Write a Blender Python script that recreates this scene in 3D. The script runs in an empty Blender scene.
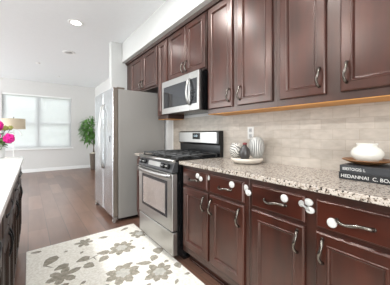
import bpy, bmesh, math, random
from mathutils import Vector, Matrix
random.seed(7)
PI = math.pi
SC = bpy.context.scene
COL = SC.collection

# ------------------------------------------------------------------ camera
CAM_H, FPX, YAW = 1.16, 228.0, math.radians(36.2)
CX, HOR = 195.0, 133.6
cd = bpy.data.cameras.new('camera')
cam = bpy.data.objects.new('camera', cd); COL.objects.link(cam)
cam.location = (0, 0, CAM_H); cam.rotation_euler = (PI/2, 0, -YAW)
cd.sensor_width = 36; cd.lens = FPX/390*36
cd.shift_y = -(142.5-HOR)/390
cd.clip_start = .02
SC.camera = cam

def srgb(r, g, b):
    f = lambda c: (c/255)/12.92 if c/255 <= .04045 else (((c/255)+.055)/1.055)**2.4
    return (f(r), f(g), f(b), 1)

# ------------------------------------------------------------------ world, lights, exposure
w = bpy.data.worlds.new('sky'); SC.world = w; w.use_nodes = True
bg = w.node_tree.nodes['Background']
bg.inputs[0].default_value = (.92, .965, 1, 1); bg.inputs[1].default_value = 4.7

def area(name, loc, rot, sx, sy, power, color=(1, 1, 1)):
    ld = bpy.data.lights.new(name, 'AREA'); ld.shape = 'RECTANGLE'; ld.size = sx; ld.size_y = sy
    ld.energy = power; ld.color = color
    o = bpy.data.objects.new(name, ld); COL.objects.link(o); o.location = loc; o.rotation_euler = rot
    return o
# added fill lights outside unseen openings invented to light the room
area('fill_side', (-4.25, 6.2, 1.35), (0, -PI/2, 0), 2.1, 3.0, 180, (.9, .96, 1))
area('fill_back', (-1.4, -2.75, 1.25), (PI/2, 0, 0), 2.0, 2.2, 132, (.9, .96, 1))

SC.view_settings.view_transform = 'Standard'; SC.view_settings.look = 'None'
SC.view_settings.gamma = 1; SC.view_settings.use_curve_mapping = False
SC.view_settings.exposure = 0.0
CAN_POWER = 6

# ------------------------------------------------------------------ helpers
def at(px, py, fwd):
    r = (px-CX)/FPX*fwd; z = CAM_H-(py-HOR)/FPX*fwd
    c, s = math.cos(YAW), math.sin(YAW)
    return Vector((fwd*s+r*c, fwd*c-r*s, z))
def at_z(px, py, z):
    return at(px, py, FPX*(CAM_H-z)/(py-HOR))

class NT:
    def __init__(s, name):
        s.m = bpy.data.materials.new(name); s.m.use_nodes = True
        s.t = s.m.node_tree; s.b = s.t.nodes['Principled BSDF']
        s.co = None
    def n(s, typ, **kw):
        nd = s.t.nodes.new(typ)
        for k, v in kw.items():
            if k.startswith('i_'):
                nd.inputs[k[2:].replace('_', ' ')].default_value = v
            else: setattr(nd, k, v)
        return nd
    def l(s, a, b): s.t.links.new(a, b)
    def coord(s, scale=(1, 1, 1), rot=(0, 0, 0)):
        if s.co is None: s.co = s.n('ShaderNodeTexCoord')
        mp = s.n('ShaderNodeMapping'); mp.inputs['Scale'].default_value = scale; mp.inputs['Rotation'].default_value = rot
        s.l(s.co.outputs['Object'], mp.inputs[0]); return mp.outputs[0]
    def ramp(s, fac, stops):
        r = s.n('ShaderNodeValToRGB'); e = r.color_ramp.elements
        while len(e) < len(stops): e.new(.5)
        for x, (p, c) in zip(e, stops): x.position = p; x.color = c
        s.l(fac, r.inputs[0]); return r.outputs[0]
    def bump(s, h, strength=.2, dist=.002):
        b = s.n('ShaderNodeBump'); b.inputs['Strength'].default_value = strength; b.inputs['Distance'].default_value = dist
        s.l(h, b.inputs['Height']); s.l(b.outputs[0], s.b.inputs['Normal'])
def mat(name, col, rough=.5, metal=0, var=.05, scale=20, stretch=(1, 1, 1), spec=.5, coat=0, bump=0, emit=None, trans=0):
    t = NT(name); b = t.b
    b.inputs['Roughness'].default_value = rough; b.inputs['Metallic'].default_value = metal
    b.inputs['Specular IOR Level'].default_value = spec
    b.inputs['Coat Weight'].default_value = coat; b.inputs['Coat Roughness'].default_value = .12
    nz = t.n('ShaderNodeTexNoise'); nz.inputs['Scale'].default_value = scale; nz.inputs['Detail'].default_value = 4
    t.l(t.coord(stretch), nz.inputs[0])
    c = srgb(*col)
    lo = tuple(x*(1-var) for x in c[:3])+(1,); hi = tuple(min(1, x*(1+var)) for x in c[:3])+(1,)
    t.l(t.ramp(nz.outputs[0], [(.3, lo), (.7, hi)]), b.inputs['Base Color'])
    if bump: t.bump(nz.outputs[0], bump)
    if emit:
        b.inputs['Emission Color'].default_value = srgb(*emit[0]); b.inputs['Emission Strength'].default_value = emit[1]
    if trans: b.inputs['Transmission Weight'].default_value = trans
    return t.m

M = {}
M['wall'] = mat('wall_paint', (212, 210, 207), .85, var=.01)
M['white_wall'] = mat('white_paint', (206, 206, 203), .8, var=.01)
M['ceiling'] = mat('ceiling_paint', (234, 236, 237), .9, var=.01)
M['trim'] = mat('trim_paint', (238, 238, 236), .45, var=.01)
M['pewter'] = mat('pewter', (118, 112, 105), .27, 1, var=.3, scale=60)
M['black_metal'] = mat('black_metal', (40, 40, 41), .35, .6, var=.1)
M['panel_grey'] = mat('panel_grey', (74, 74, 75), .35, .5, var=.08)
M['black'] = mat('black_enamel', (14, 14, 15), .22, 0, var=.1)
M['iron'] = mat('cast_iron', (66, 66, 66), .5, .3, var=.2, scale=90)
M['black_glass'] = mat('black_glass', (66, 67, 70), .07, .6, var=.05)
M['oven_glass'] = mat('oven_glass', (226, 223, 219), .1, .9, var=.15, scale=6)
M['white_plastic'] = mat('white_plastic', (202, 200, 195), .35, var=.02)
M['grey_plastic'] = mat('grey_plastic', (160, 158, 154), .4, var=.03)
M['display'] = mat('display', (18, 20, 22), .1, var=.1)
M['digits'] = mat('digits', (190, 205, 215), .4, emit=((190, 215, 230), .35))
M['fridge_side'] = mat('fridge_side_grey', (146, 142, 137), .42, .25, var=.03, scale=150, bump=.05)
M['fridge_edge'] = mat('fridge_door_edge', (126, 116, 106), .35, .6, var=.06)
M['quartz'] = mat('white_quartz', (222, 222, 220), .18, var=.02, scale=9)
M['marble'] = mat('tray_marble', (206, 197, 184), .35, var=.08, scale=14)
M['ply'] = mat('maple_ply', (214, 150, 74), .5, var=.14, scale=7, stretch=(1, .15, 1))
M['porcelain'] = mat('porcelain', (216, 214, 205), .2, var=.015, coat=.4)
M['brown_dish'] = mat('brown_wood_dish', (128, 88, 54), .4, var=.25, scale=12, stretch=(1, 5, 1))
M['book_black'] = mat('book_black', (34, 35, 36), .38, var=.12)
M['book_grey'] = mat('book_charcoal', (52, 53, 55), .4, var=.12)
M['pages'] = mat('pages', (214, 205, 188), .8, var=.1, scale=5, stretch=(1, 1, 120))
M['ink'] = mat('title_ink', (214, 212, 206), .5, var=.03)
M['shade'] = mat('lamp_linen', (205, 190, 166), .9, var=.05, scale=150)
M['lamp_white'] = mat('lamp_white', (235, 234, 230), .3, var=.02)
M['leaf'] = mat('leaf_green', (88, 136, 60), .5, var=.5, scale=14)
M['leaf_dark'] = mat('bouquet_leaf', (84, 112, 52), .5, var=.5, scale=40)
M['bud'] = mat('bud_yellow_green', (150, 150, 78), .6, var=.4, scale=60)
M['magenta'] = mat('magenta_petal', (206, 26, 138), .55, var=.35, scale=60)
M['bark'] = mat('bark', (92, 72, 54), .85, var=.3)
M['basket'] = mat('woven_basket', (92, 80, 70), .8, var=.35, scale=90, stretch=(1, 1, 3), bump=.5)
M['soil'] = mat('pot_moss', (196, 188, 172), .9, var=.3)
M['vase_white'] = mat('vase_white', (216, 215, 212), .3, var=.03)
M['ceramic_dark'] = mat('dark_bottle', (60, 58, 58), .18, var=.2)
M['red_cap'] = mat('red_cap', (120, 52, 52), .5, var=.1)
M['light_on'] = mat('lamp_lens', (255, 250, 240), .4, emit=((255, 250, 240), 9))
M['light_off'] = mat('speaker_grey', (176, 174, 172), .6, var=.05)
M['siding'] = mat('siding', (236, 240, 243), .8, var=.02)
M['lawn'] = mat('lawn', (120, 135, 100), .9, var=.2)
M['dark_gap'] = mat('dark_recess', (24, 19, 17), .7)

def wood(name, a, b, rough, grain_axis='z', coat=0, ci=1.72):
    t = NT(name); s = {'z': (7, 7, 1.4), 'y': (7, 1.4, 7)}[grain_axis]
    nz = t.n('ShaderNodeTexNoise'); nz.inputs['Scale'].default_value = 2.0; nz.inputs['Detail'].default_value = 2; nz.inputs['Roughness'].default_value = .5
    t.l(t.coord(s), nz.inputs[0])
    n2 = t.n('ShaderNodeTexNoise'); n2.inputs['Scale'].default_value = 5; n2.inputs['Detail'].default_value = 3
    t.l(t.coord((1, 1, 1)), n2.inputs[0])
    ad = t.n('ShaderNodeMath', operation='MULTIPLY_ADD'); t.l(n2.outputs[0], ad.inputs[0]); ad.inputs[1].default_value = .6
    t.l(nz.outputs[0], ad.inputs[2])
    t.l(t.ramp(ad.outputs[0], [(.55, srgb(*a)), (1.05, srgb(*b))]), t.b.inputs['Base Color'])
    t.b.inputs['Roughness'].default_value = rough; t.b.inputs['Coat Weight'].default_value = coat
    t.b.inputs['Coat Roughness'].default_value = .28; t.b.inputs['Coat IOR'].default_value = ci; t.b.inputs['IOR'].default_value = ci; t.b.inputs['Specular Tint'].default_value = (1, .85, .77, 1)
    return t.m
M['cherry'] = wood('dark_cherry', (42, 15, 9), (66, 27, 17), .28)
M['cherry_h'] = wood('dark_cherry_horizontal', (42, 15, 9), (66, 27, 17), .28, 'y')
M['frame'] = wood('dark_cherry_frame', (34, 13, 8), (56, 24, 15), .36)
M['island_wood'] = wood('island_espresso', (26, 15, 11), (44, 26, 19), .42, ci=1.4)

def steel(name, col, rough, axis):
    t = NT(name); s = {'y': (300, 4, 300), 'z': (300, 300, 4)}[axis]
    nz = t.n('ShaderNodeTexNoise'); nz.inputs['Scale'].default_value = 1.5; nz.inputs['Detail'].default_value = 3
    t.l(t.coord(s), nz.inputs[0])
    c = srgb(*col); lo = tuple(x*.9 for x in c[:3])+(1,)
    t.l(t.ramp(nz.outputs[0], [(.3, lo), (.7, c)]), t.b.inputs['Base Color'])
    t.b.inputs['Metallic'].default_value = 1; t.b.inputs['Roughness'].default_value = rough
    return t.m
M['steel'] = steel('brushed_steel', (184, 182, 179), .32, 'y')
M['dark_steel'] = steel('dark_brushed_steel', (112, 111, 110), .4, 'y')
M['steel_v'] = steel('brushed_steel_vertical', (204, 207, 210), .24, 'z')

def mk_floor():
    t = NT('plank_floor')
    co = t.n('ShaderNodeTexCoord'); sp = t.n('ShaderNodeSeparateXYZ'); t.l(co.outputs['Object'], sp.inputs[0])
    cb = t.n('ShaderNodeCombineXYZ'); t.l(sp.outputs[1], cb.inputs[0]); t.l(sp.outputs[0], cb.inputs[1])
    br = t.n('ShaderNodeTexBrick'); t.l(cb.outputs[0], br.inputs[0])
    br.inputs['Color1'].default_value = srgb(136, 102, 86); br.inputs['Color2'].default_value = srgb(98, 68, 54)
    br.inputs['Mortar'].default_value = srgb(84, 64, 55); br.inputs['Scale'].default_value = 1
    br.inputs['Mortar Size'].default_value = .0035; br.inputs['Mortar Smooth'].default_value = .1
    br.inputs['Brick Width'].default_value = .92; br.inputs['Row Height'].default_value = .19
    br.offset = .37; br.offset_frequency = 2
    nz = t.n('ShaderNodeTexNoise'); nz.inputs['Scale'].default_value = 2; nz.inputs['Detail'].default_value = 2
    t.l(t.coord((6, 1, 1)), nz.inputs[0])
    r = t.ramp(nz.outputs[0], [(.25, (.8, .79, .78, 1)), (.75, (1.12, 1.12, 1.12, 1))])
    mx = t.n('ShaderNodeMix', data_type='RGBA', blend_type='MULTIPLY'); mx.inputs[0].default_value = 1
    t.l(br.outputs[0], mx.inputs[6]); t.l(r, mx.inputs[7]); t.l(mx.outputs[2], t.b.inputs['Base Color'])
    t.b.inputs['IOR'].default_value = 1.95
    t.b.inputs['Roughness'].default_value = .3
    return t.m
M['floor'] = mk_floor()

def mk_tile():
    t = NT('beige_subway_tile')
    co = t.n('ShaderNodeTexCoord'); sp = t.n('ShaderNodeSeparateXYZ'); t.l(co.outputs['Object'], sp.inputs[0])
    cb = t.n('ShaderNodeCombineXYZ'); t.l(sp.outputs[1], cb.inputs[0]); t.l(sp.outputs[2], cb.inputs[1])
    br = t.n('ShaderNodeTexBrick'); t.l(cb.outputs[0], br.inputs[0])
    br.inputs['Color1'].default_value = srgb(190, 180, 168); br.inputs['Color2'].default_value = srgb(178, 168, 156)
    br.inputs['Mortar'].default_value = srgb(174, 163, 150); br.inputs['Scale'].default_value = 1
    br.inputs['Mortar Size'].default_value = .0022; br.inputs['Brick Width'].default_value = .153; br.inputs['Row Height'].default_value = .070
    nz = t.n('ShaderNodeTexNoise'); nz.inputs['Scale'].default_value = 14; nz.inputs['Detail'].default_value = 6
    t.l(t.coord((1, 1, 2.5)), nz.inputs[0])
    r = t.ramp(nz.outputs[0], [(.3, (.86, .85, .84, 1)), (.7, (1.06, 1.06, 1.06, 1))])
    mx = t.n('ShaderNodeMix', data_type='RGBA', blend_type='MULTIPLY'); mx.inputs[0].default_value = 1
    t.l(br.outputs[0], mx.inputs[6]); t.l(r, mx.inputs[7]); t.l(mx.outputs[2], t.b.inputs['Base Color'])
    t.b.inputs['Roughness'].default_value = .5
    iv = t.n('ShaderNodeMath', operation='SUBTRACT'); iv.inputs[0].default_value = 1; t.l(br.outputs['Fac'], iv.inputs[1])
    t.bump(iv.outputs[0], .2, .001)
    return t.m
M['tile'] = mk_tile()

def mk_granite():
    t = NT('speckled_granite'); v = t.coord()
    n1 = t.n('ShaderNodeTexNoise'); n1.inputs['Scale'].default_value = 62; n1.inputs['Detail'].default_value = 5; n1.inputs['Roughness'].default_value = .7
    t.l(v, n1.inputs[0])
    base = t.ramp(n1.outputs[0], [(.36, srgb(92, 78, 68)), (.44, srgb(160, 147, 134)), (.54, srgb(196, 186, 174)), (.64, srgb(158, 150, 142))])
    n2 = t.n('ShaderNodeTexNoise'); n2.inputs['Scale'].default_value = 95; n2.inputs['Detail'].default_value = 3
    t.l(t.coord((1, 1, 1), (.5, .3, .7)), n2.inputs[0])
    mk = t.ramp(n2.outputs[0], [(.39, (1, 1, 1, 1)), (.43, (0, 0, 0, 1))])
    mx = t.n('ShaderNodeMix', data_type='RGBA'); t.l(mk, mx.inputs[0]); t.l(base, mx.inputs[6]); mx.inputs[7].default_value = srgb(44, 38, 35)
    t.l(mx.outputs[2], t.b.inputs['Base Color']); t.b.inputs['Roughness'].default_value = .2
    return t.m
M['granite'] = mk_granite()

def mk_rug(name, a, b, sc):
    t = NT(name)
    nz = t.n('ShaderNodeTexNoise'); nz.inputs['Scale'].default_value = sc; nz.inputs['Detail'].default_value = 5
    t.l(t.coord(), nz.inputs[0])
    t.l(t.ramp(nz.outputs[0], [(.35, srgb(*a)), (.65, srgb(*b))]), t.b.inputs['Base Color'])
    t.b.inputs['Roughness'].default_value = .95
    t.b.inputs['Specular IOR Level'].default_value = .1
    t.bump(nz.outputs[0], .3, .003)
    return t.m
M['rug'] = mk_rug('rug_cream', (222, 216, 204), (242, 238, 229), 60)
M['rug_flower'] = mk_rug('rug_taupe', (140, 133, 119), (170, 163, 150), 40)
M['rug_heart'] = mk_rug('rug_grey_heart', (176, 173, 164), (196, 192, 183), 40)

def mk_stripes(name, a, b, kind):
    t = NT(name); wv = t.n('ShaderNodeTexWave')
    if kind == 'vertical':                                   # meridian stripes around the upright axis
        co = t.n('ShaderNodeTexCoord'); g = t.n('ShaderNodeTexGradient', gradient_type='RADIAL')
        t.l(co.outputs['Object'], g.inputs[0])
        m = t.n('ShaderNodeMath', operation='MULTIPLY'); m.inputs[1].default_value = 26*2*PI; t.l(g.outputs['Fac'], m.inputs[0])
        s = t.n('ShaderNodeMath', operation='SINE'); t.l(m.outputs[0], s.inputs[0])
        fac = t.n('ShaderNodeMath', operation='MULTIPLY_ADD'); fac.inputs[1].default_value = .5; fac.inputs[2].default_value = .5
        t.l(s.outputs[0], fac.inputs[0]); out = fac.outputs[0]
        t.t.nodes.remove(wv)
    else:
        wv.wave_type = 'RINGS'; wv.inputs['Scale'].default_value = 16; wv.inputs['Distortion'].default_value = 7
        t.l(t.coord((1.6, 1.6, 1)), wv.inputs[0]); out = wv.outputs[1]
    t.l(t.ramp(out, [(.42, srgb(*a)), (.58, srgb(*b))]), t.b.inputs['Base Color'])
    t.b.inputs['Roughness'].default_value = .3
    return t.m
M['striped'] = mk_stripes('striped_glaze', (88, 88, 87), (205, 203, 197), 'vertical')
M['swirl'] = mk_stripes('patterned_glaze', (98, 95, 91), (205, 200, 191), 'rings')

def mk_pane():
    t = NT('window_glass'); t.t.nodes.remove(t.b)
    out = t.t.nodes['Material Output']
    tr = t.n('ShaderNodeBsdfTransparent'); gl = t.n('ShaderNodeBsdfGlossy'); gl.inputs['Roughness'].default_value = .02
    fr = t.n('ShaderNodeFresnel'); fr.inputs[0].default_value = 1.4
    mx = t.n('ShaderNodeMixShader'); t.l(fr.outputs[0], mx.inputs[0]); t.l(tr.outputs[0], mx.inputs[1]); t.l(gl.outputs[0], mx.inputs[2])
    t.l(mx.outputs[0], out.inputs[0]); return t.m
M['pane'] = mk_pane()
def mk_slat():
    t = NT('blind_slat'); out = t.t.nodes['Material Output']
    t.b.inputs['Base Color'].default_value = srgb(240, 241, 242); t.b.inputs['Roughness'].default_value = .6
    nz = t.n('ShaderNodeTexNoise'); nz.inputs['Scale'].default_value = 6; t.l(t.coord(), nz.inputs[0])
    t.l(t.ramp(nz.outputs[0], [(.3, srgb(236, 238, 240)), (.7, srgb(244, 245, 246))]), t.b.inputs['Base Color'])
    tl = t.n('ShaderNodeBsdfTranslucent'); tl.inputs[0].default_value = srgb(247, 247, 246)
    mx = t.n('ShaderNodeMixShader'); mx.inputs[0].default_value = .6
    t.l(t.b.outputs[0], mx.inputs[1]); t.l(tl.outputs[0], mx.inputs[2]); t.l(mx.outputs[0], out.inputs[0]); return t.m
M['slat'] = mk_slat()

# ---- geometry
def new(): return bmesh.new()
def box(bm, x0, x1, y0, y1, z0, z1, bev=0, seg=1, mi=0):
    t = bmesh.new(); bmesh.ops.create_cube(t, size=1)
    for v in t.verts:
        v.co = Vector(((x0+x1)/2+v.co.x*(x1-x0), (y0+y1)/2+v.co.y*(y1-y0), (z0+z1)/2+v.co.z*(z1-z0)))
    if bev: bmesh.ops.bevel(t, geom=t.edges[:], offset=bev, segments=seg, affect='EDGES', profile=.5)
    for f in t.faces: f.material_index = mi
    me = bpy.data.meshes.new('t'); t.to_mesh(me); t.free(); bm.from_mesh(me); bpy.data.meshes.remove(me)
    return bm
def B(*a, **k): return box(new(), *a, **k)
def tube(bm, pts, rad, n=8, flat=None, caps=True):
    pts = [Vector(p) for p in pts]; rr = rad if isinstance(rad, (list, tuple)) else [rad]*len(pts)
    rings = []; up = None
    for i, p in enumerate(pts):
        d = (pts[min(i+1, len(pts)-1)]-pts[max(i-1, 0)]).normalized()
        if up is None:
            a = Vector((0, 0, 1)) if abs(d.z) < .9 else Vector((1, 0, 0))
            u = d.cross(a).normalized()
        else:
            u = (up-d*up.dot(d)).normalized()
        up = u; v = d.cross(u)
        fu, fv = flat if flat else (1, 1)
        rings.append([bm.verts.new(p+rr[i]*(math.cos(2*PI*k/n)*u*fu+math.sin(2*PI*k/n)*v*fv)) for k in range(n)])
    for a, b in zip(rings, rings[1:]):
        for k in range(n): bm.faces.new((a[k], a[(k+1) % n], b[(k+1) % n], b[k])).smooth = True
    if caps:
        bm.faces.new(rings[0][::-1]); bm.faces.new(rings[-1])
    return bm
def lathe(bm, c, prof, n=32, sx=1, sy=1, smooth=True):
    c = Vector(c); rings = []
    for r, z in prof:
        if r < 1e-5: rings.append([bm.verts.new(c+Vector((0, 0, z)))])
        else: rings.append([bm.verts.new(c+Vector((r*sx*math.cos(2*PI*k/n), r*sy*math.sin(2*PI*k/n), z))) for k in range(n)])
    for a, b in zip(rings, rings[1:]):
        for k in range(n):
            k2 = (k+1) % n
            if len(a) == 1 and len(b) == 1: continue
            if len(a) == 1: f = bm.faces.new((a[0], b[k], b[k2]))
            elif len(b) == 1: f = bm.faces.new((a[k], a[k2], b[0]))
            else: f = bm.faces.new((a[k], a[k2], b[k2], b[k]))
            f.smooth = smooth
    return bm
def disc(bm, c, axis, r, t, n=20, ry=None):
    """a rounded pad: squat lathe turned so its axis points along `axis`"""
    b = bmesh.new(); ry = ry or r
    lathe(b, (0, 0, 0), [(0, 0), (r, 0), (r, t*.55), (r*.9, t*.85), (r*.7, t), (0, t)], n, 1, ry/r)
    q = Vector((0, 0, 1)).rotation_difference(Vector(axis).normalized())
    for v in b.verts: v.co = q @ v.co + Vector(c)
    me = bpy.data.meshes.new('t'); b.to_mesh(me); b.free(); bm.from_mesh(me); bpy.data.meshes.remove(me)
    return bm
def rings_front(bm, P, y0, y1, z0, z1, rings):
    prev = None
    for ins, d in rings:
        cur = [bm.verts.new(P(*q, d)) for q in ((y0+ins, z0+ins), (y1-ins, z0+ins), (y1-ins, z1-ins), (y0+ins, z1-ins))]
        if prev:
            for k in range(4): bm.faces.new((prev[k], prev[(k+1) % 4], cur[(k+1) % 4], cur[k]))
        else: bm.faces.new(cur[::-1])
        prev = cur
    bm.faces.new(prev); return bm
def prism(bm, pts, axis, a, b):
    """outline pts (2-D) extruded along one axis between a and b"""
    def P(p, t): return {'x': Vector((t, p[0], p[1])), 'y': Vector((p[0], t, p[1])), 'z': Vector((p[0], p[1], t))}[axis]
    A = [bm.verts.new(P(p, a)) for p in pts]; Bv = [bm.verts.new(P(p, b)) for p in pts]; n = len(pts)
    for k in range(n): bm.faces.new((A[k], A[(k+1) % n], Bv[(k+1) % n], Bv[k]))
    bm.faces.new(A[::-1]); bm.faces.new(Bv); return bm

def wloc(o):
    v = Vector((0, 0, 0))
    while o: v += o.location; o = o.parent
    return v
def obj(name, bm, m, parent=None, loc=None, label=None, recalc=True):
    me = bpy.data.meshes.new(name)
    base = wloc(parent) if parent else Vector(loc or (0, 0, 0))
    own = Vector((0, 0, 0))
    if parent and loc is not None: own = Vector(loc)-base; base = Vector(loc)
    if recalc: bmesh.ops.recalc_face_normals(bm, faces=bm.faces[:])
    for v in bm.verts: v.co -= base
    bm.to_mesh(me); bm.free()
    for x in (m if isinstance(m, (list, tuple)) else [m]): me.materials.append(x)
    o = bpy.data.objects.new(name, me); COL.objects.link(o)
    if parent: o.parent = parent; o.location = own
    else: o.location = base
    if label: o['label'] = label
    return o
def thing(name, loc, label, cat, group=None):
    o = bpy.data.objects.new(name, None); COL.objects.link(o); o.location = loc; o.empty_display_size = .1
    return tag(o, label, cat, group)
def tag(o, label, cat, group=None, kind=None):
    o['label'] = label; o['category'] = cat
    if group: o['group'] = group
    if kind: o['kind'] = kind
    return o
def struct(name, bm, m, parent=None):
    o = obj(name, bm, m, parent)
    if not parent: o['kind'] = 'structure'
    return o

# ------------------------------------------------------------------ room shell
XL, YB, YF, XW, ZC, XFAR = -4.0, -2.5, 8.4, 2.02, 2.74, 1.86
struct('floor', B(XL-.15, XW+.15, YB-.15, YF+.15, -.1, 0), M['floor'])
struct('ceiling', B(XL-.15, XW+.15, YB-.15, YF+.15, ZC, ZC+.1), M['ceiling'])
XW = 1.66
struct('wall_right', B(XW, 2.02, YB-.15, 4.12, 0, ZC), M['wall'])
struct('wall_right_far', B(XFAR, 2.02, 4.12, YF+.15, 0, ZC), M['wall'])
WX0, WX1, WZ0, WZ1 = -.60, 1.14, .71, 2.33
bm = new()
box(bm, XL, WX0, YF, YF+.15, 0, ZC); box(bm, WX1, XFAR, YF, YF+.15, 0, ZC)
box(bm, WX0, WX1, YF, YF+.15, 0, WZ0); box(bm, WX0, WX1, YF, YF+.15, WZ1, ZC)
struct('wall_far', bm, M['wall'])
bm = new(); ys = [YB-.15, 4.7, 7.7, YF+.15]
for i in (0, 2): box(bm, XL-.15, XL, ys[i], ys[i+1], 0, ZC)
for i in (1,): box(bm, XL-.15, XL, ys[i], ys[i+1], 0, .3); box(bm, XL-.15, XL, ys[i], ys[i+1], 2.4, ZC)  # unseen opening in the left wall, added to let light in
struct('wall_left', bm, M['wall'])
bm = new()
box(bm, XL, -2.4, YB-.15, YB, 0, ZC); box(bm, -.4, XW, YB-.15, YB, 0, ZC)
box(bm, -2.4, -.4, YB-.15, YB, 0, .15); box(bm, -2.4, -.4, YB-.15, YB, 2.35, ZC)  # opening behind the camera, added for its light
struct('wall_back', bm, M['wall'])
struct('wall_partition', B(1.15, XW-.0005, 3.99, 4.12, 0, ZC), M['white_wall'])
# soffit over the cabinets
SX, SZ = 1.325, 2.40
struct('trim_1', B(SX, XW, YB, 3.99, SZ, ZC), M['white_wall'])['label'] = 'white soffit above the wall cabinets'
struct('baseboard_far', B(XL, XFAR, YF-.016, YF, 0, .1, bev=.004), M['trim'])
bm = B(XFAR-.016, XFAR, 4.12, YF-.016, 0, .1, bev=.004); struct('baseboard_right', bm, M['trim'])
struct('backsplash', B(1.65, XW, YB, 2.77, .86, 1.36), M['tile'])
struct('trim_2', B(1.648, XW, 2.771, 2.79, .86, 1.36), M['trim'])

# far window
wn = bpy.data.objects.new('window_1', None); COL.objects.link(wn); wn.location = ((WX0+WX1)/2, YF, WZ0); wn['kind'] = 'structure'
wn['label'] = 'wide white double window in the far wall'
xm = (WX0+WX1)/2-.02
bm = new(); f = .045
box(bm, WX0, WX0+f, YF+.06, YF+.14, WZ0, WZ1); box(bm, WX1-f, WX1, YF+.06, YF+.14, WZ0, WZ1)
box(bm, WX0+f, WX1-f, YF+.06, YF+.14, WZ1-f, WZ1); box(bm, WX0+f, WX1-f, YF+.06, YF+.14, WZ0, WZ0+f)
box(bm, xm-.032, xm+.032, YF+.06, YF+.14, WZ0+f, WZ1-f)
struct('window_frame', bm, M['trim'], wn)
struct('window_sill', B(WX0-.05, WX1+.05, YF-.06, YF+.06, WZ0-.035, WZ0, bev=.006), M['trim'], wn)
zmid = 1.45
for a, b in ((WX0+f, xm-.032), (xm+.032, WX1-f)):
    for z0, z1, yy in ((WZ0+f, zmid, YF+.085), (zmid, WZ1-f, YF+.11)):
        bm = new(); s = .035
        box(bm, a, a+s, yy, yy+.022, z0, z1); box(bm, b-s, b, yy, yy+.022, z0, z1)
        box(bm, a+s, b-s, yy, yy+.022, z0, z0+s); box(bm, a+s, b-s, yy, yy+.022, z1-s, z1)
        sh = struct('window_sash', bm, M['trim'], wn)
        struct('pane', B(a+s, b-s, yy+.008, yy+.013, z0+s, z1-s), M['pane'], sh)
for a, b, lab in ((WX0+.006, xm-.003, 'white slatted blind in the left half of the far window'), (xm+.003, WX1-.006, 'white slatted blind in the right half of the far window')):
    bl = thing('window_blind', ((a+b)/2, YF+.03, WZ1), lab, 'blind', 'blinds in the far window')
    obj('headrail', B(a, b, YF+.010, YF+.050, WZ1-.045, WZ1-.001, bev=.003), M['trim'], bl)
    bm = new(); z = WZ1-.065
    while z > WZ0+.045:
        v = [bm.verts.new(p) for p in ((a, YF+.019, z-.012), (b, YF+.019, z-.012), (b, YF+.041, z+.012), (a, YF+.041, z+.012))]
        bm.faces.new(v); z -= .0235
    r = bmesh.ops.extrude_face_region(bm, geom=bm.faces[:])
    for v in r['geom']:
        if isinstance(v, bmesh.types.BMVert): v.co.z += .0012
    obj('slats', bm, M['slat'], bl)
    obj('bottom_rail', B(a, b, YF+.018, YF+.042, WZ0+.004, WZ0+.022, bev=.003), M['trim'], bl)
# outdoors
struct('ground', B(-14, 16, YF+.3, 40, -.6, -.4), M['lawn'])
nb = thing('neighbouring_house', (5, 17, -.4), 'pale sided house seen through the far window', 'house')
bm = new()
for k in range(28): prism(bm, [(16.0, -.4+k*.15), (15.97, -.4+k*.15), (16.0, -.4+(k+1)*.15)], 'x', 1.15, 9)
box(bm, 1.15, 9, 16, 22, -.4, 3.8)
obj('wall', bm, M['siding'], nb)
bm = new(); prism(bm, [(15.6, 3.8), (22.4, 3.8), (19, 5.6)], 'x', .9, 9.3); obj('roof', bm, M['grey_plastic'], nb)

# ------------------------------------------------------------------ cabinets
def handle_bm(P, y, z, L=.12, vertical=True, out=.03, rs=1.0):
    bm = new(); pts = []; rad = []
    N = 14
    for i in range(N+1):
        t = i/N; s = (t-.5)*L
        d = .002+out*math.sin(PI*t)**.55
        wig = .006*math.sin(2*PI*t)
        pts.append(P(y+(wig if vertical else s), z+(s if vertical else wig), d))
        rad.append(rs*(.0058+.0034*abs(2*t-1)**2+.0026*math.exp(-((t-.5)/.12)**2)))
    tube(bm, pts, rad, 8)
    for e in (0, N):
        s = (e/N-.5)*L
        q = P(y+(0 if vertical else s), z+(s if vertical else 0), 0)
        ax = P(0, 0, 1)-P(0, 0, 0)
        disc(bm, q, ax, .009, .006, 12)
    return bm
DOOR = [(0, 0), (0, .012), (.003, .016), (.008, .0195), (.050, .0195), (.053, .0225), (.058, .0225), (.0625, .018), (.068, .0085), (.071, .0075)]
DRAWER = [(0, 0), (0, .010), (.003, .013), (.006, .0145), (.010, .0195), (.013, .0195)]
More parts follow.
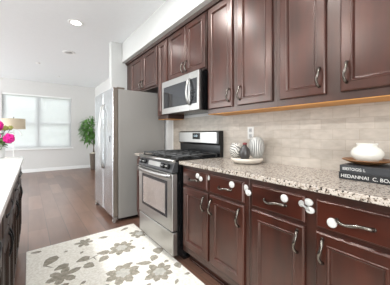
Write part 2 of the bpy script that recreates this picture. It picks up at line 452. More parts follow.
def cabinet(name, label, cat, group, y0, y1, z0, z1, xf, xb, doors=(), drawers=(), toe=None, rail=None, sgn=-1, wd='cherry', wdh='cherry_h', fr='frame', metal='pewter', under=False):
    P = lambda y, z, d: Vector((xf+sgn*d, y, z))
    ho, hr = (.03, 1.0) if metal == 'pewter' else (.014, .6)
    root = thing(name, ((xf+xb)/2, (y0+y1)/2, z0 if toe is None else 0), label, cat, group)
    lo, hi = min(xf, xb), max(xf, xb)
    zb = z0 if toe is None else toe[1]
    obj('carcass', B(lo, hi, y0+.0008, y1-.0008, zb, z1, bev=.0015), M[fr], root)
    if toe:
        tx = toe[0]; obj('toe_kick', B(min(tx, xb), max(tx, xb), y0+.0008, y1-.0008, 0, zb), M[fr], root)
        obj('shoe_moulding', B(min(tx+sgn*.012, tx), max(tx+sgn*.012, tx), y0+.0008, y1-.0008, 0, .02, bev=.004), M[fr], root)
    if rail:
        obj('light_rail', B(lo, lo+.02, y0+.0008, y1-.0008, rail, zb, bev=.002), M[fr], root)
    if under:
        obj('underside', B(lo+.003, hi-.001, y0+.001, y1-.001, zb-.004, zb-.0002), M['ply'], root, label='natural maple underside')
    for ya, yb, za, zc, hy, hz, *more in doors:
        d = obj('door', rings_front(new(), P, ya, yb, za, zc, DOOR), M[wd], root)
        for hy in [q for q in [hy]+more if q is not None]: obj('handle', handle_bm(lambda y, z, dd: P(y, z, dd+.019), hy, hz, .112, True, ho, hr), M[metal], d, label='curved pewter handle')
    for ya, yb, za, zc, L in drawers:
        d = obj('drawer', rings_front(new(), P, ya, yb, za, zc, DRAWER), M[wdh], root)
        obj('handle', handle_bm(lambda y, z, dd: P(y, z, dd+.019), (ya+yb)/2, (za+zc)/2-.004, L, False, ho, hr), M[metal], d, label='curved pewter handle')
    return root
UX, UT, UB = 1.42, 2.38, 1.349
UG, BG = 'dark cherry wall cabinets', 'dark cherry base cabinets'
dz0, dz1 = 1.392, 2.355
def up(label, y0, y1, z0, doors, rail=True, under=True):
    return cabinet('wall_cabinet', label, 'cabinet', UG, y0, y1, z0, UT, UX, 1.6495 if z0 < 1.3 else 1.6595, doors, under=under)
up('wide dark cherry wall cabinet nearest the camera above the stacked books', .2, .96, UB,
   [(.626, .929, dz0, dz1, .658, 1.495), (.222, .548, dz0, dz1, .514, 1.495)])
up('dark cherry wall cabinet past the stacked books at the open end', -.56, .2, UB,
   [(-.134, .169, dz0, dz1, -.102, 1.495), (-.538, -.212, dz0, dz1, -.246, 1.495)])
up('wide dark cherry wall cabinet just right of the microwave above the vase tray', .96, 1.725, UB,
   [(1.386, 1.709, dz0, dz1, 1.418, 1.495), (.99, 1.322, dz0, dz1, 1.290, 1.495)])
up('short dark cherry cabinet directly above the microwave', 1.7455, 2.5045, 1.80,
   [(1.752, 2.096, 1.812, dz1, 2.065, 1.90), (2.106, 2.476, 1.812, dz1, 2.137, 1.90)], False, False)
up('narrow dark cherry wall cabinet squeezed between the microwave and the refrigerator', 2.505, 2.78, UB,
   [(2.52, 2.762, dz0, dz1, None, 0)])
up('short dark cherry cabinet above the refrigerator', 2.785, 3.985, 1.80,
   [(2.80, 3.272, 1.822, dz1, 3.236, 1.905), (3.288, 3.76, 1.822, dz1, 3.324, 1.905)], False, False)
# crown strip between cabinets and soffit
bm = new(); prism(bm, [(UX, UT-.012), (UX-.022, UT-.012), (UX-.024, UT-.002), (UX-.034, UT+.012), (UX-.036, SZ), (UX, SZ)], 'y', -.56, 3.985)
struct('trim_3', bm, M['frame'])['label'] = 'dark cherry crown moulding under the soffit'

BX, BB = 1.13, 1.649
def base(label, y0, y1, doors, drawers):
    return cabinet('base_cabinet', label, 'cabinet', BG, y0, y1, .115, .883, BX, BB, doors, drawers, toe=(1.205, .112))
bz = (.172, .694); wz = (.714, .846)
base('dark cherry base cabinet nearest the camera under the stacked books', .2, .96,
     [(.598, .932, *bz, .632, .61), (.215, .5416, *bz, .508, .61)], [(.598, .932, *wz, .135), (.215, .5416, *wz, .135)])
base('dark cherry base cabinet past the stacked books at the open end', -.56, .2,
     [(-.162, .172, *bz, -.128, .61), (-.545, -.2184, *bz, -.252, .61)], [(-.162, .172, *wz, .135), (-.545, -.2184, *wz, .135)])
base('dark cherry base cabinet right beside the range under the vase tray', .96, 1.725,
     [(1.362, 1.70, *bz, 1.398, .61), (.995, 1.335, *bz, 1.308, .61, 1.03)], [(1.362, 1.70, *wz, .12), (.995, 1.335, *wz, .12)])
base('narrow dark cherry base cabinet between the range and the refrigerator', 2.515, 2.785,
     [(2.53, 2.77, *bz, 2.56, .61)], [(2.53, 2.77, *wz, .1)])
tag(obj('countertop', B(1.092, 1.6495, -.57, 1.738, .884, .914, bev=.004, seg=2), M['granite'], loc=(1.42, .97, .884)),
    'long speckled granite countertop right of the range', 'countertop', 'granite countertops')
tag(obj('countertop', B(1.092, 1.6495, 2.512, 2.80, .884, .914, bev=.004, seg=2), M['granite'], loc=(1.42, 2.65, .884)),
    'small speckled granite countertop piece between range and refrigerator', 'countertop', 'granite countertops')

# ------------------------------------------------------------------ range
RY0, RY1, RX = 1.745, 2.505, 1.03
ym = (RY0+RY1)/2
rg = thing('gas_range', (1.4, ym, 0), 'stainless steel freestanding gas range with black cooktop', 'stove')
bm = B(1.085, 1.645, RY0+.002, RY1-.002, .055, .905, bev=.003)
box(bm, 1.16, 1.63, RY0+.01, RY1-.01, .0, .055)
obj('body', bm, M['black'], rg)
# drawer, door
obj('drawer', B(RX+.006, 1.084, RY0+.004, RY1-.004, .066, .272, bev=.006, seg=2), M['steel'], rg)
bm = B(RX, 1.084, RY0+.004, RY1-.004, .284, .800, bev=.006, seg=2)
od = obj('oven_door', bm, M['steel'], rg)
obj('door_window', B(RX-.003, RX+.004, 1.84, 2.405, .385, .725, bev=.002), M['black_glass'], od)
obj('inner_glass', B(RX-.0045, RX-.0028, 1.875, 2.37, .415, .695, bev=.0005), M['oven_glass'], od)
bm = new(); pts = []
for i in range(17):
    t = i/16; y = RY0+.02+t*(RY1-RY0-.04); pts.append((RX-.012-.030*math.sin(PI*t)**.7, y, .772))
tube(bm, pts, .021, 10, flat=(.55, 1))
for y in (RY0+.03, RY1-.03): box(bm, RX-.012, RX+.001, y-.014, y+.014, .756, .788, bev=.003)
obj('door_handle', bm, M['steel'], od)
# control panel, slightly sloped
bm = new(); prism(bm, [(RX-.004, .812), (1.10, .812), (1.10, .902), (RX+.026, .902)], 'y', RY0+.002, RY1-.002)
obj('control_panel', bm, M['panel_grey'], rg)
def PX(z): return RX-.004+.03*(z-.812)/.09
bm = new(); prism(bm, [(PX(.836)-.0025, .836), (PX(.836)+.004, .836), (PX(.878)+.004, .878), (PX(.878)-.0025, .878)], 'y', ym-.13, ym+.13)
obj('panel_plate', bm, M['steel'], rg)
for y in (RY0+.085, RY0+.175, RY1-.175, RY1-.085):
    ax = Vector((-.09, 0, .03)).normalized(); p = Vector((PX(.855), y, .855))
    k = obj('knob', disc(new(), p, ax, .025, .03, 18), M['black'], rg)
    e = new(); box(e, -.003, .003, -.018, .018, 0, .006); q = Vector((0, 0, 1)).rotation_difference(ax)
    for v in e.verts: v.co = q @ v.co + p+ax*.03
    obj('pointer', e, M['grey_plastic'], k)
bm = new(); tube(bm, [(RX+.02, RY0+.003, .908), (RX+.02, RY1-.003, .908)], .016, 12, flat=(1, 1))
obj('front_trim', bm, M['steel'], rg)
# cooktop
obj('cooktop', B(RX+.03, 1.61, RY0+.002, RY1-.002, .9055, .922, bev=.004, seg=2), M['black'], rg)
for bx in (1.18, 1.42):
    for by in (RY0+.17, RY1-.17):
        b = new(); lathe(b, (bx, by, .922), [(.055, 0), (.055, .006), (.04, .009), (.04, .014), (.034, .018), (0, .018)], 20)
        obj('burner', b, M['iron'], rg)
b = new(); lathe(b, (1.30, ym, .922), [(.05, 0), (.05, .006), (.036, .009), (.036, .014), (.03, .018), (0, .018)], 20, .8, 1.6)
obj('burner', b, M['iron'], rg)
for a, c in ((RY0+.02, RY0+.255), (RY0+.262, RY1-.262), (RY1-.255, RY1-.02)):
    g = new(); x0, x1 = RX+.065, 1.565; zz = .951; r = .0075
    def bar(p, q): tube(g, [p, q], r, 6)
    for y in (a, c): bar((x0, y, zz), (x1, y, zz))
    for x in (x0, (x0+x1)/2, x1): bar((x, a, zz), (x, c, zz))
    bar((x0, (a+c)/2, zz), (x1, (a+c)/2, zz))
    for x in (x0+.14, x1-.14): bar((x, a, zz), (x, c, zz))
    for x in (x0, x1):
        for y in (a, c): tube(g, [(x, y, .9215), (x, y, zz)], r, 6)
    obj('grate', g, M['iron'], rg)
# backguard
bm = new(); prism(bm, [(1.598, .9), (1.646, .9), (1.646, 1.19), (1.602, 1.19), (1.576, 1.176), (1.576, 1.054), (1.598, 1.036)], 'y', RY0+.002, RY1-.002)
bk = obj('backguard', bm, M['black'], rg)
obj('backguard_panel', B(1.570, 1.578, RY0+.026, RY1-.014, 1.058, 1.176, bev=.002), M['steel'], bk, label='stainless backguard face')
ds = obj('clock_display', B(1.566, 1.5705, ym-.075, ym+.065, 1.095, 1.166, bev=.001), M['display'], bk)
def text(name, body, size, m, parent, loc, rot, ext=.0004, sx=1):
    cu = bpy.data.curves.new(name, 'FONT'); cu.body = body; cu.size = size; cu.extrude = ext; cu.align_x = 'LEFT'
    o = bpy.data.objects.new(name, cu); COL.objects.link(o)
    dg = bpy.context.evaluated_depsgraph_get(); me = bpy.data.meshes.new_from_object(o.evaluated_get(dg))
    bpy.data.objects.remove(o); bpy.data.curves.remove(cu)
    R = Matrix.Translation(Vector(loc)-wloc(parent)) @ rot.to_4x4() @ Matrix.Diagonal((sx, 1, 1, 1))
    me.transform(R); me.name = name; me.materials.append(m)
    o = bpy.data.objects.new(name, me); COL.objects.link(o); o.parent = parent; return o
ROT_W = Matrix(((0, 0, -1), (-1, 0, 0), (0, 1, 0)))          # text read by someone looking along +X
text('clock_digits', '12:00', .034, M['digits'], ds, (1.5655, ym+.045, 1.122), ROT_W)

# ------------------------------------------------------------------ microwave
MX, MZ0, MZ1 = 1.325, 1.392, 1.782
mw = thing('microwave', (1.5, ym, MZ0), 'stainless over the range microwave with black glass door', 'microwave')
obj('case', B(MX+.022, 1.648, RY0+.003, RY1-.003, MZ0, MZ1, bev=.003), M['black'], mw)
dr = obj('door', B(MX, MX+.021, RY0+.157, RY1-.004, MZ0+.002, MZ1-.002, bev=.003), M['steel'], mw)
obj('door_glass', B(MX-.002, MX+.004, 1.935, 2.452, MZ0+.068, MZ1-.072, bev=.001), M['black_glass'], dr)
bm = new(); pts = []; rad = []
for i in range(15):
    t = i/14; pts.append((MX-.004-.042*math.sin(PI*t)**.6, 1.897, MZ0+.062+t*(MZ1-MZ0-.13)))
tube(bm, pts, .013, 10, flat=(1.1, .9)); obj('door_handle', bm, M['steel'], dr)
cpn = obj('control_panel', B(MX, MX+.021, RY0+.004, RY0+.155, MZ0+.002, MZ1-.002, bev=.003), M['steel'], mw)
kp = obj('keypad', B(MX-.002, MX+.004, RY0+.034, RY0+.150, MZ0+.068, MZ1-.072, bev=.001), M['black_glass'], cpn)
bm = new()
for r in range(5):
    for c in range(3): box(bm, MX-.003, MX-.0015, RY0+.048+c*.032, RY0+.070+c*.032, MZ0+.085+r*.028, MZ0+.098+r*.028)
obj('buttons', bm, M['black_metal'], kp)
obj('logo_badge', disc(new(), (MX, 2.12, MZ0+.034), (-1, 0, 0), .011, .002, 16), M['grey_plastic'], dr)

# ------------------------------------------------------------------ refrigerator
FY0, FY1, FX, FZ = 2.99, 3.955, .875, 1.76
fg = thing('refrigerator', (1.25, (FY0+FY1)/2, 0), 'tall side by side stainless refrigerator with grey side panel', 'refrigerator')
obj('case', B(.952, 1.635, FY0+.004, FY1-.004, .045, FZ-.015, bev=.006, seg=2), M['fridge_side'], fg)
obj('base_grille', B(.96, 1.53, FY0+.02, FY1-.02, .02, .045), M['black'], fg)
fm = 3.46
for a, b, hy in ((FY0, fm-.003, fm-.045), (fm+.003, FY1, fm+.045)):
    bm = B(FX+.004, .948, a, b, .075, FZ, bev=.008, seg=2)
    for f_ in bm.faces:
        n = f_.normal
        if n.x < -.5: f_.material_index = 1
    d = obj('door', bm, [M['fridge_edge'], M['steel_v']], fg)
    bm = new(); pts = []
    for i in range(25):
        t = i/24; pts.append((FX+.002-.052*math.sin(PI*t)**.75, hy, .66+t*.92))
    tube(bm, pts, .010, 10); obj('handle', bm, M['steel'], d, label='long bowed steel handle')
    if a == FY0: obj('badge', B(FX+.001, FX+.006, FY0+.12, FY0+.145, 1.05, 1.13, bev=.001), M['black_metal'], d)
for y in (FY0+.05, FY1-.05):
    obj('hinge_cover', B(.935, 1.04, y-.035, y+.035, FZ-.015, FZ+.012, bev=.006), M['fridge_edge'], fg)
for y in (FY0+.03, FY1-.03):
    b = new(); tube(b, [(.905, y-.018, .024), (.905, y+.018, .024)], .0235, 14); box(b, .89, .94, y-.022, y+.022, .036, .0745, bev=.004)
    obj('roller_foot', b, M['steel'], fg, label='chrome levelling roller')

# ------------------------------------------------------------------ rug
RYF = 2.82
bm = B(-.015, 1.09, -.9, RYF, .001, .0105, bev=.003, seg=1)
def petal(c, ang, L, W, mi, z):
    d = Vector((math.cos(ang), math.sin(ang), 0)); n = Vector((-d.y, d.x, 0)); v = []
    prof = [(0, .16), (.2, .5), (.42, .86), (.6, 1), (.74, .84), (.80, .93), (.9, .5)]
    for t, wd in prof: v.append(c+d*(L*t)+n*(W*.5*wd))
    v.append(c+d*L*(1.0+.03*random.random()))
    for t, wd in reversed(prof): v.append(c+d*(L*t)-n*(W*.5*wd))
    lo_ = [bm.verts.new((p.x, p.y, .0100)) for p in v]; hi_ = [bm.verts.new((p.x, p.y, z)) for p in v]
    f = bm.faces.new(hi_); f.material_index = mi
    for k in range(len(v)):
        k2 = (k+1) % len(v); bm.faces.new((lo_[k], lo_[k2], hi_[k2], hi_[k])).material_index = mi
def inrug(p, m=.0): return -.01+m < p.x < 1.085-m and p.y < RYF-.005-m
def rflower(px, py, R, n=7, rot=0, heart=True, pos=None):
    c = pos or at_z(px, py, .01); c = Vector((c.x, c.y, 0))
    for k in range(n):
        a = rot+2*PI*k/n+random.uniform(-.12, .12); L = R*random.uniform(.82, 1.08)
        tip = c+Vector((math.cos(a), math.sin(a), 0))*L
        if not inrug(tip): 
            for q in (.75, .5, .3):
                if inrug(c+Vector((math.cos(a), math.sin(a), 0))*L*q): L *= q; break
            else: continue
        petal(c, a, L, R*.47, 1, .0112+.0001*k)
    if heart:
        for k in range(6):
            a = rot+.4+2*PI*k/6; petal(c, a, R*.42, R*.3, 2, .0122+.00005*k)
def rleaf(px, py, L, W, ang):
    c = at_z(px, py, .01); c = Vector((c.x, c.y, 0)); d = Vector((math.cos(ang), math.sin(ang), 0))
    if inrug(c-d*L/2) and inrug(c+d*L/2): petal(c-d*L/2, ang, L, W, 1, .0113)
rflower(121, 247, .14, 8, .3); rflower(122, 271.5, .155, 8, .9); rflower(159, 271, .135, 8, .1)
rflower(139, 233.5, .12, 7, .6); rflower(62, 273, .14, 6, .2, False); rflower(84, 241.5, .10, 6, .8, False)
for px, py, L, W, A in ((50, 258.5, .17, .11, .9), (61, 264.5, .12, .09, .3), (82.5, 257.5, .12, .09, .2), (88.4, 263.5, .10, .09, 2.2), (102.7, 251.5, .12, .085, -.4),
        (102.7, 257.3, .11, .085, .6), (102.5, 236.7, .10, .06, -.3), (143, 262.5, .14, .06, -.5), (158, 250.5, .12, .11, 1.2), (153.5, 257.5, .10, .08, .8),
        (178, 265, .09, .07, 1.4), (166, 261, .05, .04, .2), (124, 229, .12, .05, .4), (128.5, 263, .07, .035, .1), (187, 273.5, .05, .03, -.3), (65, 249.8, .04, .03, .5),
        (81, 251, .045, .03, .9), (82, 280, .05, .03, .4), (143, 248, .035, .03, 1.2), (131, 240.5, .05, .03, .4), (60, 284, .12, .06, .3), (36, 250, .09, .05, -.3),
        (48, 264, .12, .012, 2.2), (92, 256, .14, .010, .4), (94, 257, .08, .010, 1.7), (176, 281, .06, .03, .7), (104, 284, .06, .03, .2), (147, 284, .06, .03, .2)):
    rleaf(px, py, L, W, A)
# the part of the pattern nearer than the frame's lower edge
for (x, y, R, n) in ((.35, .95, .15, 8), (.85, .75, .14, 7), (.2, .45, .13, 7), (.65, .25, .15, 8), (.3, -.2, .14, 8), (.85, -.3, .14, 7)):
    rflower(0, 0, R, n, x*7, True, Vector((x, y, 0)))
for k in range(26):
    x, y, A = random.uniform(.08, 1.0), random.uniform(-.8, 1.05), random.uniform(0, 6.28)
    c = Vector((x, y, 0)); petal(c, A, random.uniform(.04, .1), random.uniform(.03, .06), 1, .01115)
for v in bm.verts: v.co.y -= (1.09-v.co.x)*.055
tag(obj('rug', bm, [M['rug'], M['rug_flower'], M['rug_heart']], loc=(.55, 1, 0)),
    'cream runner rug with taupe flower pattern on the wood floor', 'rug')

# ------------------------------------------------------------------ island with white top
IP = Vector((-.066, 1.3, 0)); IA = -math.radians(.85)
isl = []
def island_cab(label, y0, y1, doors, drawers, back=-.69):
    r = cabinet('island_cabinet', label, 'cabinet', 'island cabinets', y0, y1, .115, .883, -.102, back, doors, drawers, toe=(-.175, .112), sgn=1, wd='island_wood', wdh='island_wood', fr='island_wood', metal='black_metal')
    isl.append(r); return r
yy = 3.02
labs = ['dark island cabinet at the far end under the flower vase', 'dark island cabinet second from the far end under the white top',
        'dark island cabinet third from the far end under the white top', 'dark island cabinet nearest the camera under the white top']
for i, lb in enumerate(labs):
    a, b = yy-.60*(i+1), yy-.60*i
    island_cab(lb, a, b, [(a+.012, (a+b)/2-.003, .172, .694, (a+b)/2-.03, .6), ((a+b)/2+.003, b-.012, .172, .694, (a+b)/2+.03, .6)],
               [(a+.012, b-.012, .714, .846, .30)])
bm = B(-1.02, -.062, .5, 3.05, .884, .914, bev=.004, seg=2)
ict = tag(obj('countertop', bm, M['quartz'], loc=(-.5, 1.8, .884)), 'smooth white countertop on the kitchen island', 'countertop'); isl.append(ict)
Rz = Matrix.Rotation(IA, 3, 'Z')
for r in isl:
    r.location = IP+Rz @ (r.location-IP); r.rotation_euler.z = IA

# vase and flowers
vp = at(-2.2, 157.5, 2.29); vp = Vector((vp.x-.0, vp.y, .9145))
vz = obj('vase', lathe(new(), vp, [(0, 0), (.045, 0), (.056, .02), (.06, .06), (.052, .105), (.044, .125), (.05, .135), (.046, .135), (.04, .12), (.046, .09), (.05, .03), (0, .012)], 28), M['vase_white'], loc=vp)
tag(vz, 'white ceramic vase holding flowers on the island top', 'vase')
def ball_petals(c, R, n, sz):
    bm = new()
    for k in range(n):
        ph = math.acos(1-2*(k+.5)/n); th = PI*(1+5**.5)*k
        d = Vector((math.cos(th)*math.sin(ph), math.sin(th)*math.sin(ph), math.cos(ph)))
        a = d.orthogonal().normalized(); b = d.cross(a); r = R*random.uniform(.78, 1)
        o = Vector(c)+d*r; i = Vector(c)+d*r*.45
        ring = [bm.verts.new(o+(math.cos(q)*a+math.sin(q)*b)*sz*random.uniform(.7, 1.1)+d*random.uniform(-.3, .3)*sz) for q in (0, 1.05, 2.1, 3.14, 4.19, 5.24)]
        ct = bm.verts.new(o-d*sz*.35); bt = bm.verts.new(i)
        for q in range(6):
            bm.faces.new((ring[q], ring[(q+1) % 6], ct)); bm.faces.new((ring[(q+1) % 6], ring[q], bt))
    return bm
def leaf_geo(bm, base, d, L, W, droop=.3):
    d = d.normalized(); s = d.cross(Vector((0, 0, 1)))
    s = s.normalized() if s.length > .01 else Vector((1, 0, 0)); u = s.cross(d).normalized()
    rows = []
    for t, wd in ((0, .08), (.2, .6), (.45, 1), (.7, .75), (.9, .3), (1, .02)):
        p = base+d*L*t-Vector((0, 0, 1))*droop*L*t*t
        rows.append([bm.verts.new(p-s*W/2*wd+u*W*.12*wd), bm.verts.new(p), bm.verts.new(p+s*W/2*wd+u*W*.12*wd)])
    for a, b in zip(rows, rows[1:]):
        bm.faces.new((a[0], a[1], b[1], b[0])).smooth = True; bm.faces.new((a[1], a[2], b[2], b[1])).smooth = True
vt = vp+Vector((0, 0, .118))
FG = 'flowers in the white vase'
def flower(px, py, fwd, R, m, cat_name, label, n=46, leaves=3):
    c = at(px, py, fwd); root = thing(cat_name, vt, label, 'flower', FG)
    q = vt+Vector(((c.x-vt.x)*.12, (c.y-vt.y)*.12, -.06)); mid = (q+c)/2+Vector((0, 0, .02))
    obj('stem', tube(new(), [q, mid, c-Vector((0, 0, R*.5))], .003, 6), M['leaf_dark'], root)
    obj('bloom', ball_petals(c, R, n, R*.42), m, root)
    for k in range(leaves):
        bm = new(); a = random.uniform(0, 6.28); b0 = q.lerp(c, random.uniform(.45, .8))
        leaf_geo(bm, b0, Vector((math.cos(a), math.sin(a), random.uniform(-.1, .6))), .07, .038, .35)
        obj('leaf', bm, M['leaf_dark'], root)
flower(9.0, 138.5, 2.18, .046, M['magenta'], 'magenta_flower', 'magenta bloom drooping lowest, on the window side of the vase')
flower(-2.5, 125.5, 2.24, .052, M['magenta'], 'magenta_flower', 'magenta bloom highest in the vase at the photo edge')
flower(-6, 136, 2.15, .05, M['magenta'], 'magenta_flower', 'magenta bloom low on the left side of the vase')
flower(5, 128, 2.28, .028, M['bud'], 'green_flower', 'yellow green bud cluster beside the upper magenta bloom', 26)
flower(10.3, 127.8, 2.32, .024, M['bud'], 'green_flower', 'small yellow green bud cluster in front of the lamp shade', 22)
flower(2, 141, 2.2, .03, M['leaf_dark'], 'green_flower', 'dark green leaf cluster just above the vase rim', 24, 5)

# ------------------------------------------------------------------ counter decor
tc = Vector((1.478, 1.288, .9145))
bm = lathe(new(), tc, [(0, 0), (.095, 0), (.118, .008), (.134, .022), (.139, .034), (.136, .043), (.128, .045), (.122, .041), (0, .039)], 44, .95, .97)
ob = obj('tray', bm, M['marble'], loc=tc); tag(ob, 'cream oval stone tray carrying three small vases', 'tray')
tz = tc.z+.0395
def vase(px, fwd, prof, m, label, neck=None):
    p = at(px, 150, fwd); p.z = tz
    o = obj('vase', lathe(new(), p, prof, 36), m, loc=p); tag(o, label, 'vase', 'vases on the stone tray'); return o, p
def ballprof(R, H, top=.35, base=.55):
    pr = [(0, 0)]
    for i in range(15):
        t = i/14; a = -PI/2+.45+t*(PI-.45-.5); pr.append((R*math.cos(a), H/2+H/2*math.sin(a)/math.sin(PI/2-.45) if a < 0 else H/2+H/2*math.sin(a)/math.sin(PI/2-.5)))
    r = pr[-1][0]; pr += [(r*.8, H*.985), (r*.7, H*.9), (0, H*.85)]; return pr
vase(256.5, 1.93, ballprof(.066, .180), M['striped'], 'largest round vase with grey and white vertical stripes')
vase(235.9, 1.93, ballprof(.055, .128), M['swirl'], 'round grey vase with cream swirl pattern on the left of the tray')
o, p = vase(244.8, 1.84, [(0, 0), (.028, 0), (.040, .02), (.044, .05), (.038, .08), (.022, .102), (.015, .110), (.015, .116), (0, .116)], M['ceramic_dark'], 'small dark grey bottle vase with red top, front of the tray')
obj('stopper', lathe(new(), p, [(0, .1165), (.0165, .1165), (.018, .121), (.017, .132), (0, .134)], 20), M['red_cap'], o, label='dull red cap')

# books, dish, pot
bk0 = 1.378
def book(z0, z1, x0, y0, y1, dep, m, label, title, size, ty, sx):
    r = thing('book', ((x0+dep/2), (y0+y1)/2, z0), label, 'book', 'stacked books on the granite countertop')
    bm = new(); t = .003
    box(bm, x0, x0+dep, y0, y1, z0, z0+t, bev=.0008); box(bm, x0, x0+dep, y0, y1, z1-t, z1, bev=.0008)
    box(bm, x0, x0+.004, y0, y1, z0+t*.5, z1-t*.5, bev=.001)
    cv = obj('cover', bm, m, r)
    obj('page_block', B(x0+.0045, x0+dep-.005, y0+.004, y1-.004, z0+t+.0002, z1-t-.0002), M['pages'], r)
    text('title', title, size, M['ink'], cv, (x0-.0004, ty, (z0+z1)/2-size*.34), ROT_W, .0003, sx)
book(.9145, .9525, bk0, .255, .545, .215, M['book_black'], 'thick black book lying at the bottom of the two book stack', 'HEDANNAI  C. BOA', .0245, .535, 1.02)
book(.9528, .990, bk0+.004, .262, .542, .205, M['book_grey'], 'charcoal book on top of the stack, under the brown dish', 'IEIEITOIGIS: L', .021, .528, .85)
dc = Vector((1.520, .458, .9905))
dp = [(0, .0), (.055, 0), (.062, .003), (.085, .010), (.112, .020), (.118, .024), (.116, .027), (.10, .022), (.07, .012), (0, .008)]
tag(obj('dish', lathe(new(), dc, dp, 40), M['brown_dish'], loc=dc), 'brown wooden dish on the top book under the white pot', 'dish')
pc = dc+Vector((0, 0, .0092))
pp = [(r*.87, z*1.08) for r, z in [(0, 0), (.045, 0), (.055, .006), (.078, .022), (.088, .042), (.086, .058), (.074, .072), (.060, .079), (.054, .084), (.055, .091), (.060, .096), (.057, .099), (.05, .093), (.049, .082), (.06, .074), (.07, .05), (.05, .015), (0, .01)]]
tag(obj('pot', lathe(new(), pc, pp, 44), M['porcelain'], loc=pc), 'squat white porcelain pot with flared rim on the brown dish', 'pot')

# wall outlet on backsplash
wo = thing('wall_outlet', (1.649, 1.385, 1.165), 'white electrical outlet on the tile backsplash behind the vases', 'outlet')
oy, oz = 1.385, 1.165
obj('cover_plate', B(1.643, 1.6498, oy-.036, oy+.036, oz-.058, oz+.058, bev=.003, seg=2), M['white_plastic'], wo)
for s in (-1, 1):
    bm = B(1.6415, 1.6435, oy-.017, oy+.017, oz+s*.025-.017, oz+s*.025+.017, bev=.0015)
    so = obj('socket', bm, M['grey_plastic'], wo)
    bm = new()
    for q in (-.007, .007): box(bm, 1.641, 1.6418, oy+q-.0015, oy+q+.0015, oz+s*.025-.006, oz+s*.025+.006)
    obj('slots', bm, M['black'], so)

# child safety locks on the drawer fronts
def on_x(px, py, X):
    u = (px-CX)/FPX; a = math.atan(u)+YAW; Y = X/math.tan(a); fwd = X*math.sin(YAW)+Y*math.cos(YAW)
    return Vector((X, Y, CAM_H-(py-HOR)/FPX*fwd))
DX, LG = BX-.0196, 'white child safety locks'
def lock(label, pads, strap=False):
    p0 = on_x(pads[0][0], pads[0][1], pads[0][4]); r = thing('child_safety_lock', p0, label, 'lock', LG)
    cs = []
    for px, py, ry, rz, X, *grey in pads:
        ry *= .88; c = on_x(px, py, X); cs.append(c+Vector((-.006, 0, 0)))
        bm = disc(new(), c, (-1, 0, 0), rz, .009, 24, ry)
        disc(bm, c+Vector((-.0088, 0, 0)), (-1, 0, 0), rz*.55, .002, 20, ry*.5)
        obj('pad', bm, M['grey_plastic'] if grey else M['white_plastic'], r)
    if strap:
        obj('strap', tube(new(), [cs[0], (cs[0]+cs[1])/2+Vector((-.006, 0, .002)), cs[1]], .010, 8, flat=(1, .4)), M['grey_plastic'], r, label='grey strap between two pads')
lock('white round lock pair on the drawer beside the range', [(197.8, 175.8, .026, .021, DX), (201, 178.8, .024, .019, DX-.008)])
lock('single white round lock pad on the stile between the two drawers nearest the range', [(208.5, 177.7, .022, .021, BX-.0005)])
lock('single white round lock pad on the second drawer from the range', [(232, 184.5, .026, .022, DX)])
lock('white double lock on the stile between second and third drawers', [(245.6, 187.6, .027, .021, BX-.0005), (248.6, 192.6, .026, .019, BX-.0100)])
lock('single white round lock pad at the right end of the third drawer handle', [(284.5, 198.2, .024, .021, DX)])
lock('white double lock with grey strap beside the drawer nearest the camera', [(301.6, 203.4, .016, .016, DX, 1), (310.3, 210, .027, .017, BX-.0005), (308.6, 202, .027, .018, BX-.0005)], True)
lock('single white oval lock pad left of the nearest drawer handle', [(332.2, 222.8, .024, .022, DX)])

# ------------------------------------------------------------------ far room
lp = at(13.6, 124, 5.47); lx, ly = lp.x, lp.y
fl = thing('floor_lamp', (lx, ly, 0), 'white floor lamp with beige drum shade in front of the window', 'lamp')
obj('base', lathe(new(), (lx, ly, 0), [(0, 0), (.15, 0), (.15, .015), (.13, .025), (.02, .035), (0, .035)], 28), M['lamp_white'], fl)
obj('pole', tube(new(), [(lx, ly, .03), (lx, ly, 1.33)], .011, 10), M['lamp_white'], fl)
bm = new(); pts = []
dv = Vector((math.cos(YAW), -math.sin(YAW), 0))
for i in range(11):
    a = PI*i/10*.62; pts.append(Vector((lx, ly, 1.20))+dv*(.19*math.sin(a*.8))+Vector((0, 0, .07-.17*(1-math.cos(a*.8)))))
obj('arm', tube(bm, pts, .011, 8), M['lamp_white'], fl)
obj('lamp_shade', lathe(new(), (lx, ly, 0), [(.232, 1.27), (.228, 1.515), (.224, 1.515), (.228, 1.27), (.232, 1.27)], 36), M['shade'], fl)
bm = new()
for k in range(3):
    a = 2*PI*k/3; tube(bm, [(lx, ly, 1.50), (lx+.226*math.cos(a), ly+.226*math.sin(a), 1.50)], .003, 6)
tube(bm, [(lx, ly, 1.33), (lx, ly, 1.53)], .004, 6); obj('shade_fitter', bm, M['pewter'], fl)
obj('finial', lathe(new(), (lx, ly, 1.53), [(0, 0), (.008, 0), (.014, .012), (.008, .024), (0, .028)], 12), M['pewter'], fl)

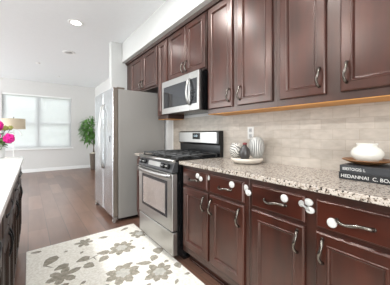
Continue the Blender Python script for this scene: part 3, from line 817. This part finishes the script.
px_, py_ = 1.72, 7.93
pl = thing('potted_tree', (px_, py_, 0), 'leafy green potted tree beside the far window, partly behind the refrigerator', 'plant')
obj('pot', lathe(new(), (px_, py_, 0), [(0, 0), (.085, 0), (.095, .05), (.115, .42), (.122, .52), (.115, .52), (.11, .46), (0, .45)], 28), M['basket'], pl)
obj('pot_moss', lathe(new(), (px_, py_, .46), [(.107, 0), (.10, .05), (.06, .09), (0, .10)], 20), M['soil'], pl)
bm = new()
for k in range(3):
    a = k*2.1; tube(bm, [(px_+.03*math.cos(a), py_+.03*math.sin(a), .50), (px_-.02*math.cos(a), py_-.02*math.sin(a), .85), (px_+.07*math.cos(a), py_+.07*math.sin(a), 1.45)], [.012, .01, .006], 6)
obj('trunk', bm, M['bark'], pl)
bm = new(); rnd = random.Random(3); n = 0
while n < 640:
    v = Vector((rnd.uniform(-1, 1), rnd.uniform(-1, 1), rnd.uniform(-1, 1)))
    if v.length > 1: continue
    p = Vector((px_-.13+v.x*.25, py_-.05+v.y*.26, 1.27+v.z*.45))
    d = Vector((v.x+rnd.uniform(-.5, .5), v.y+rnd.uniform(-.5, .5), rnd.uniform(-.4, .6)))
    e = d.normalized()
    if p.x+max(0, e.x)*.17+.03 > 1.845 or p.y+max(0, e.y)*.17+.03 > 8.37: continue
    leaf_geo(bm, p, d, rnd.uniform(.10, .17), rnd.uniform(.03, .05), .5); n += 1
obj('foliage', bm, M['leaf'], pl)

# ------------------------------------------------------------------ ceiling fittings
def can(x, y, label, on=True, power=CAN_POWER, r=.085):
    c = thing('ceiling_light', (x, y, ZC), label, 'ceiling light', 'recessed ceiling lights')
    obj('trim_ring', lathe(new(), (x, y, ZC), [(r*.8, -.001), (r*.8, -.006), (r, -.009), (r*1.2, -.006), (r*1.24, 0), (r*.8, -.001)], 36), M['trim'], c)
    obj('lens', lathe(new(), (x, y, ZC), [(0, -.004), (r*.8, -.004), (r*.8, -.001), (0, -.001)], 36), M['light_on'] if on else M['light_off'], c)
    if on:
        ld = bpy.data.lights.new('ceiling_light_glow', 'AREA'); ld.shape = 'DISK'; ld.size = r*1.6; ld.energy = power; ld.color = (.97, .99, 1)
        o = bpy.data.objects.new('ceiling_light_glow', ld); COL.objects.link(o); o.parent = c; o.location = (0, 0, -.012)
can(.55, 3.62, 'bright round recessed ceiling light nearest the camera', power=CAN_POWER*.5)
for y in (-1.0, .3, 1.6, 2.9): can(-1.22, y, 'round recessed ceiling light in the row above the island', power=CAN_POWER*4.5)
can(.55, 1.0, 'round recessed ceiling light above the kitchen aisle', power=CAN_POWER*3.2); can(.55, 2.2, 'added unseen ceiling light above the aisle in front of the range, evening the rug light', power=CAN_POWER*2.4); can(.55, -1.2, 'round recessed ceiling light behind the camera')  # the one before the range is added, unseen, to light the rug evenly
sp_ = thing('ceiling_speaker', (.64, 5.03, ZC), 'round grey unlit ceiling fitting beyond the bright recessed light', 'ceiling fitting')
obj('trim_ring', lathe(new(), (.64, 5.03, ZC), [(.07, -.001), (.07, -.008), (.085, -.012), (.105, -.008), (.11, 0), (.07, -.001)], 32), M['trim'], sp_)
obj('grille', lathe(new(), (.64, 5.03, ZC), [(0, -.004), (.07, -.004), (.07, -.001), (0, -.001)], 32), M['light_off'], sp_)
for x, y, lb in ((.18, 6.19, 'small white ceiling sprinkler cap left of the grey ceiling fitting'), (.67, 7.35, 'small white ceiling sprinkler cap farthest away, near the window wall')):
    o = obj('ceiling_sprinkler', lathe(new(), (x, y, ZC), [(0, -.02), (.02, -.02), (.025, -.012), (.045, -.008), (.05, 0), (0, 0)], 20), M['trim'], loc=(x, y, ZC))
    tag(o, lb, 'sprinkler', 'ceiling sprinkler caps')
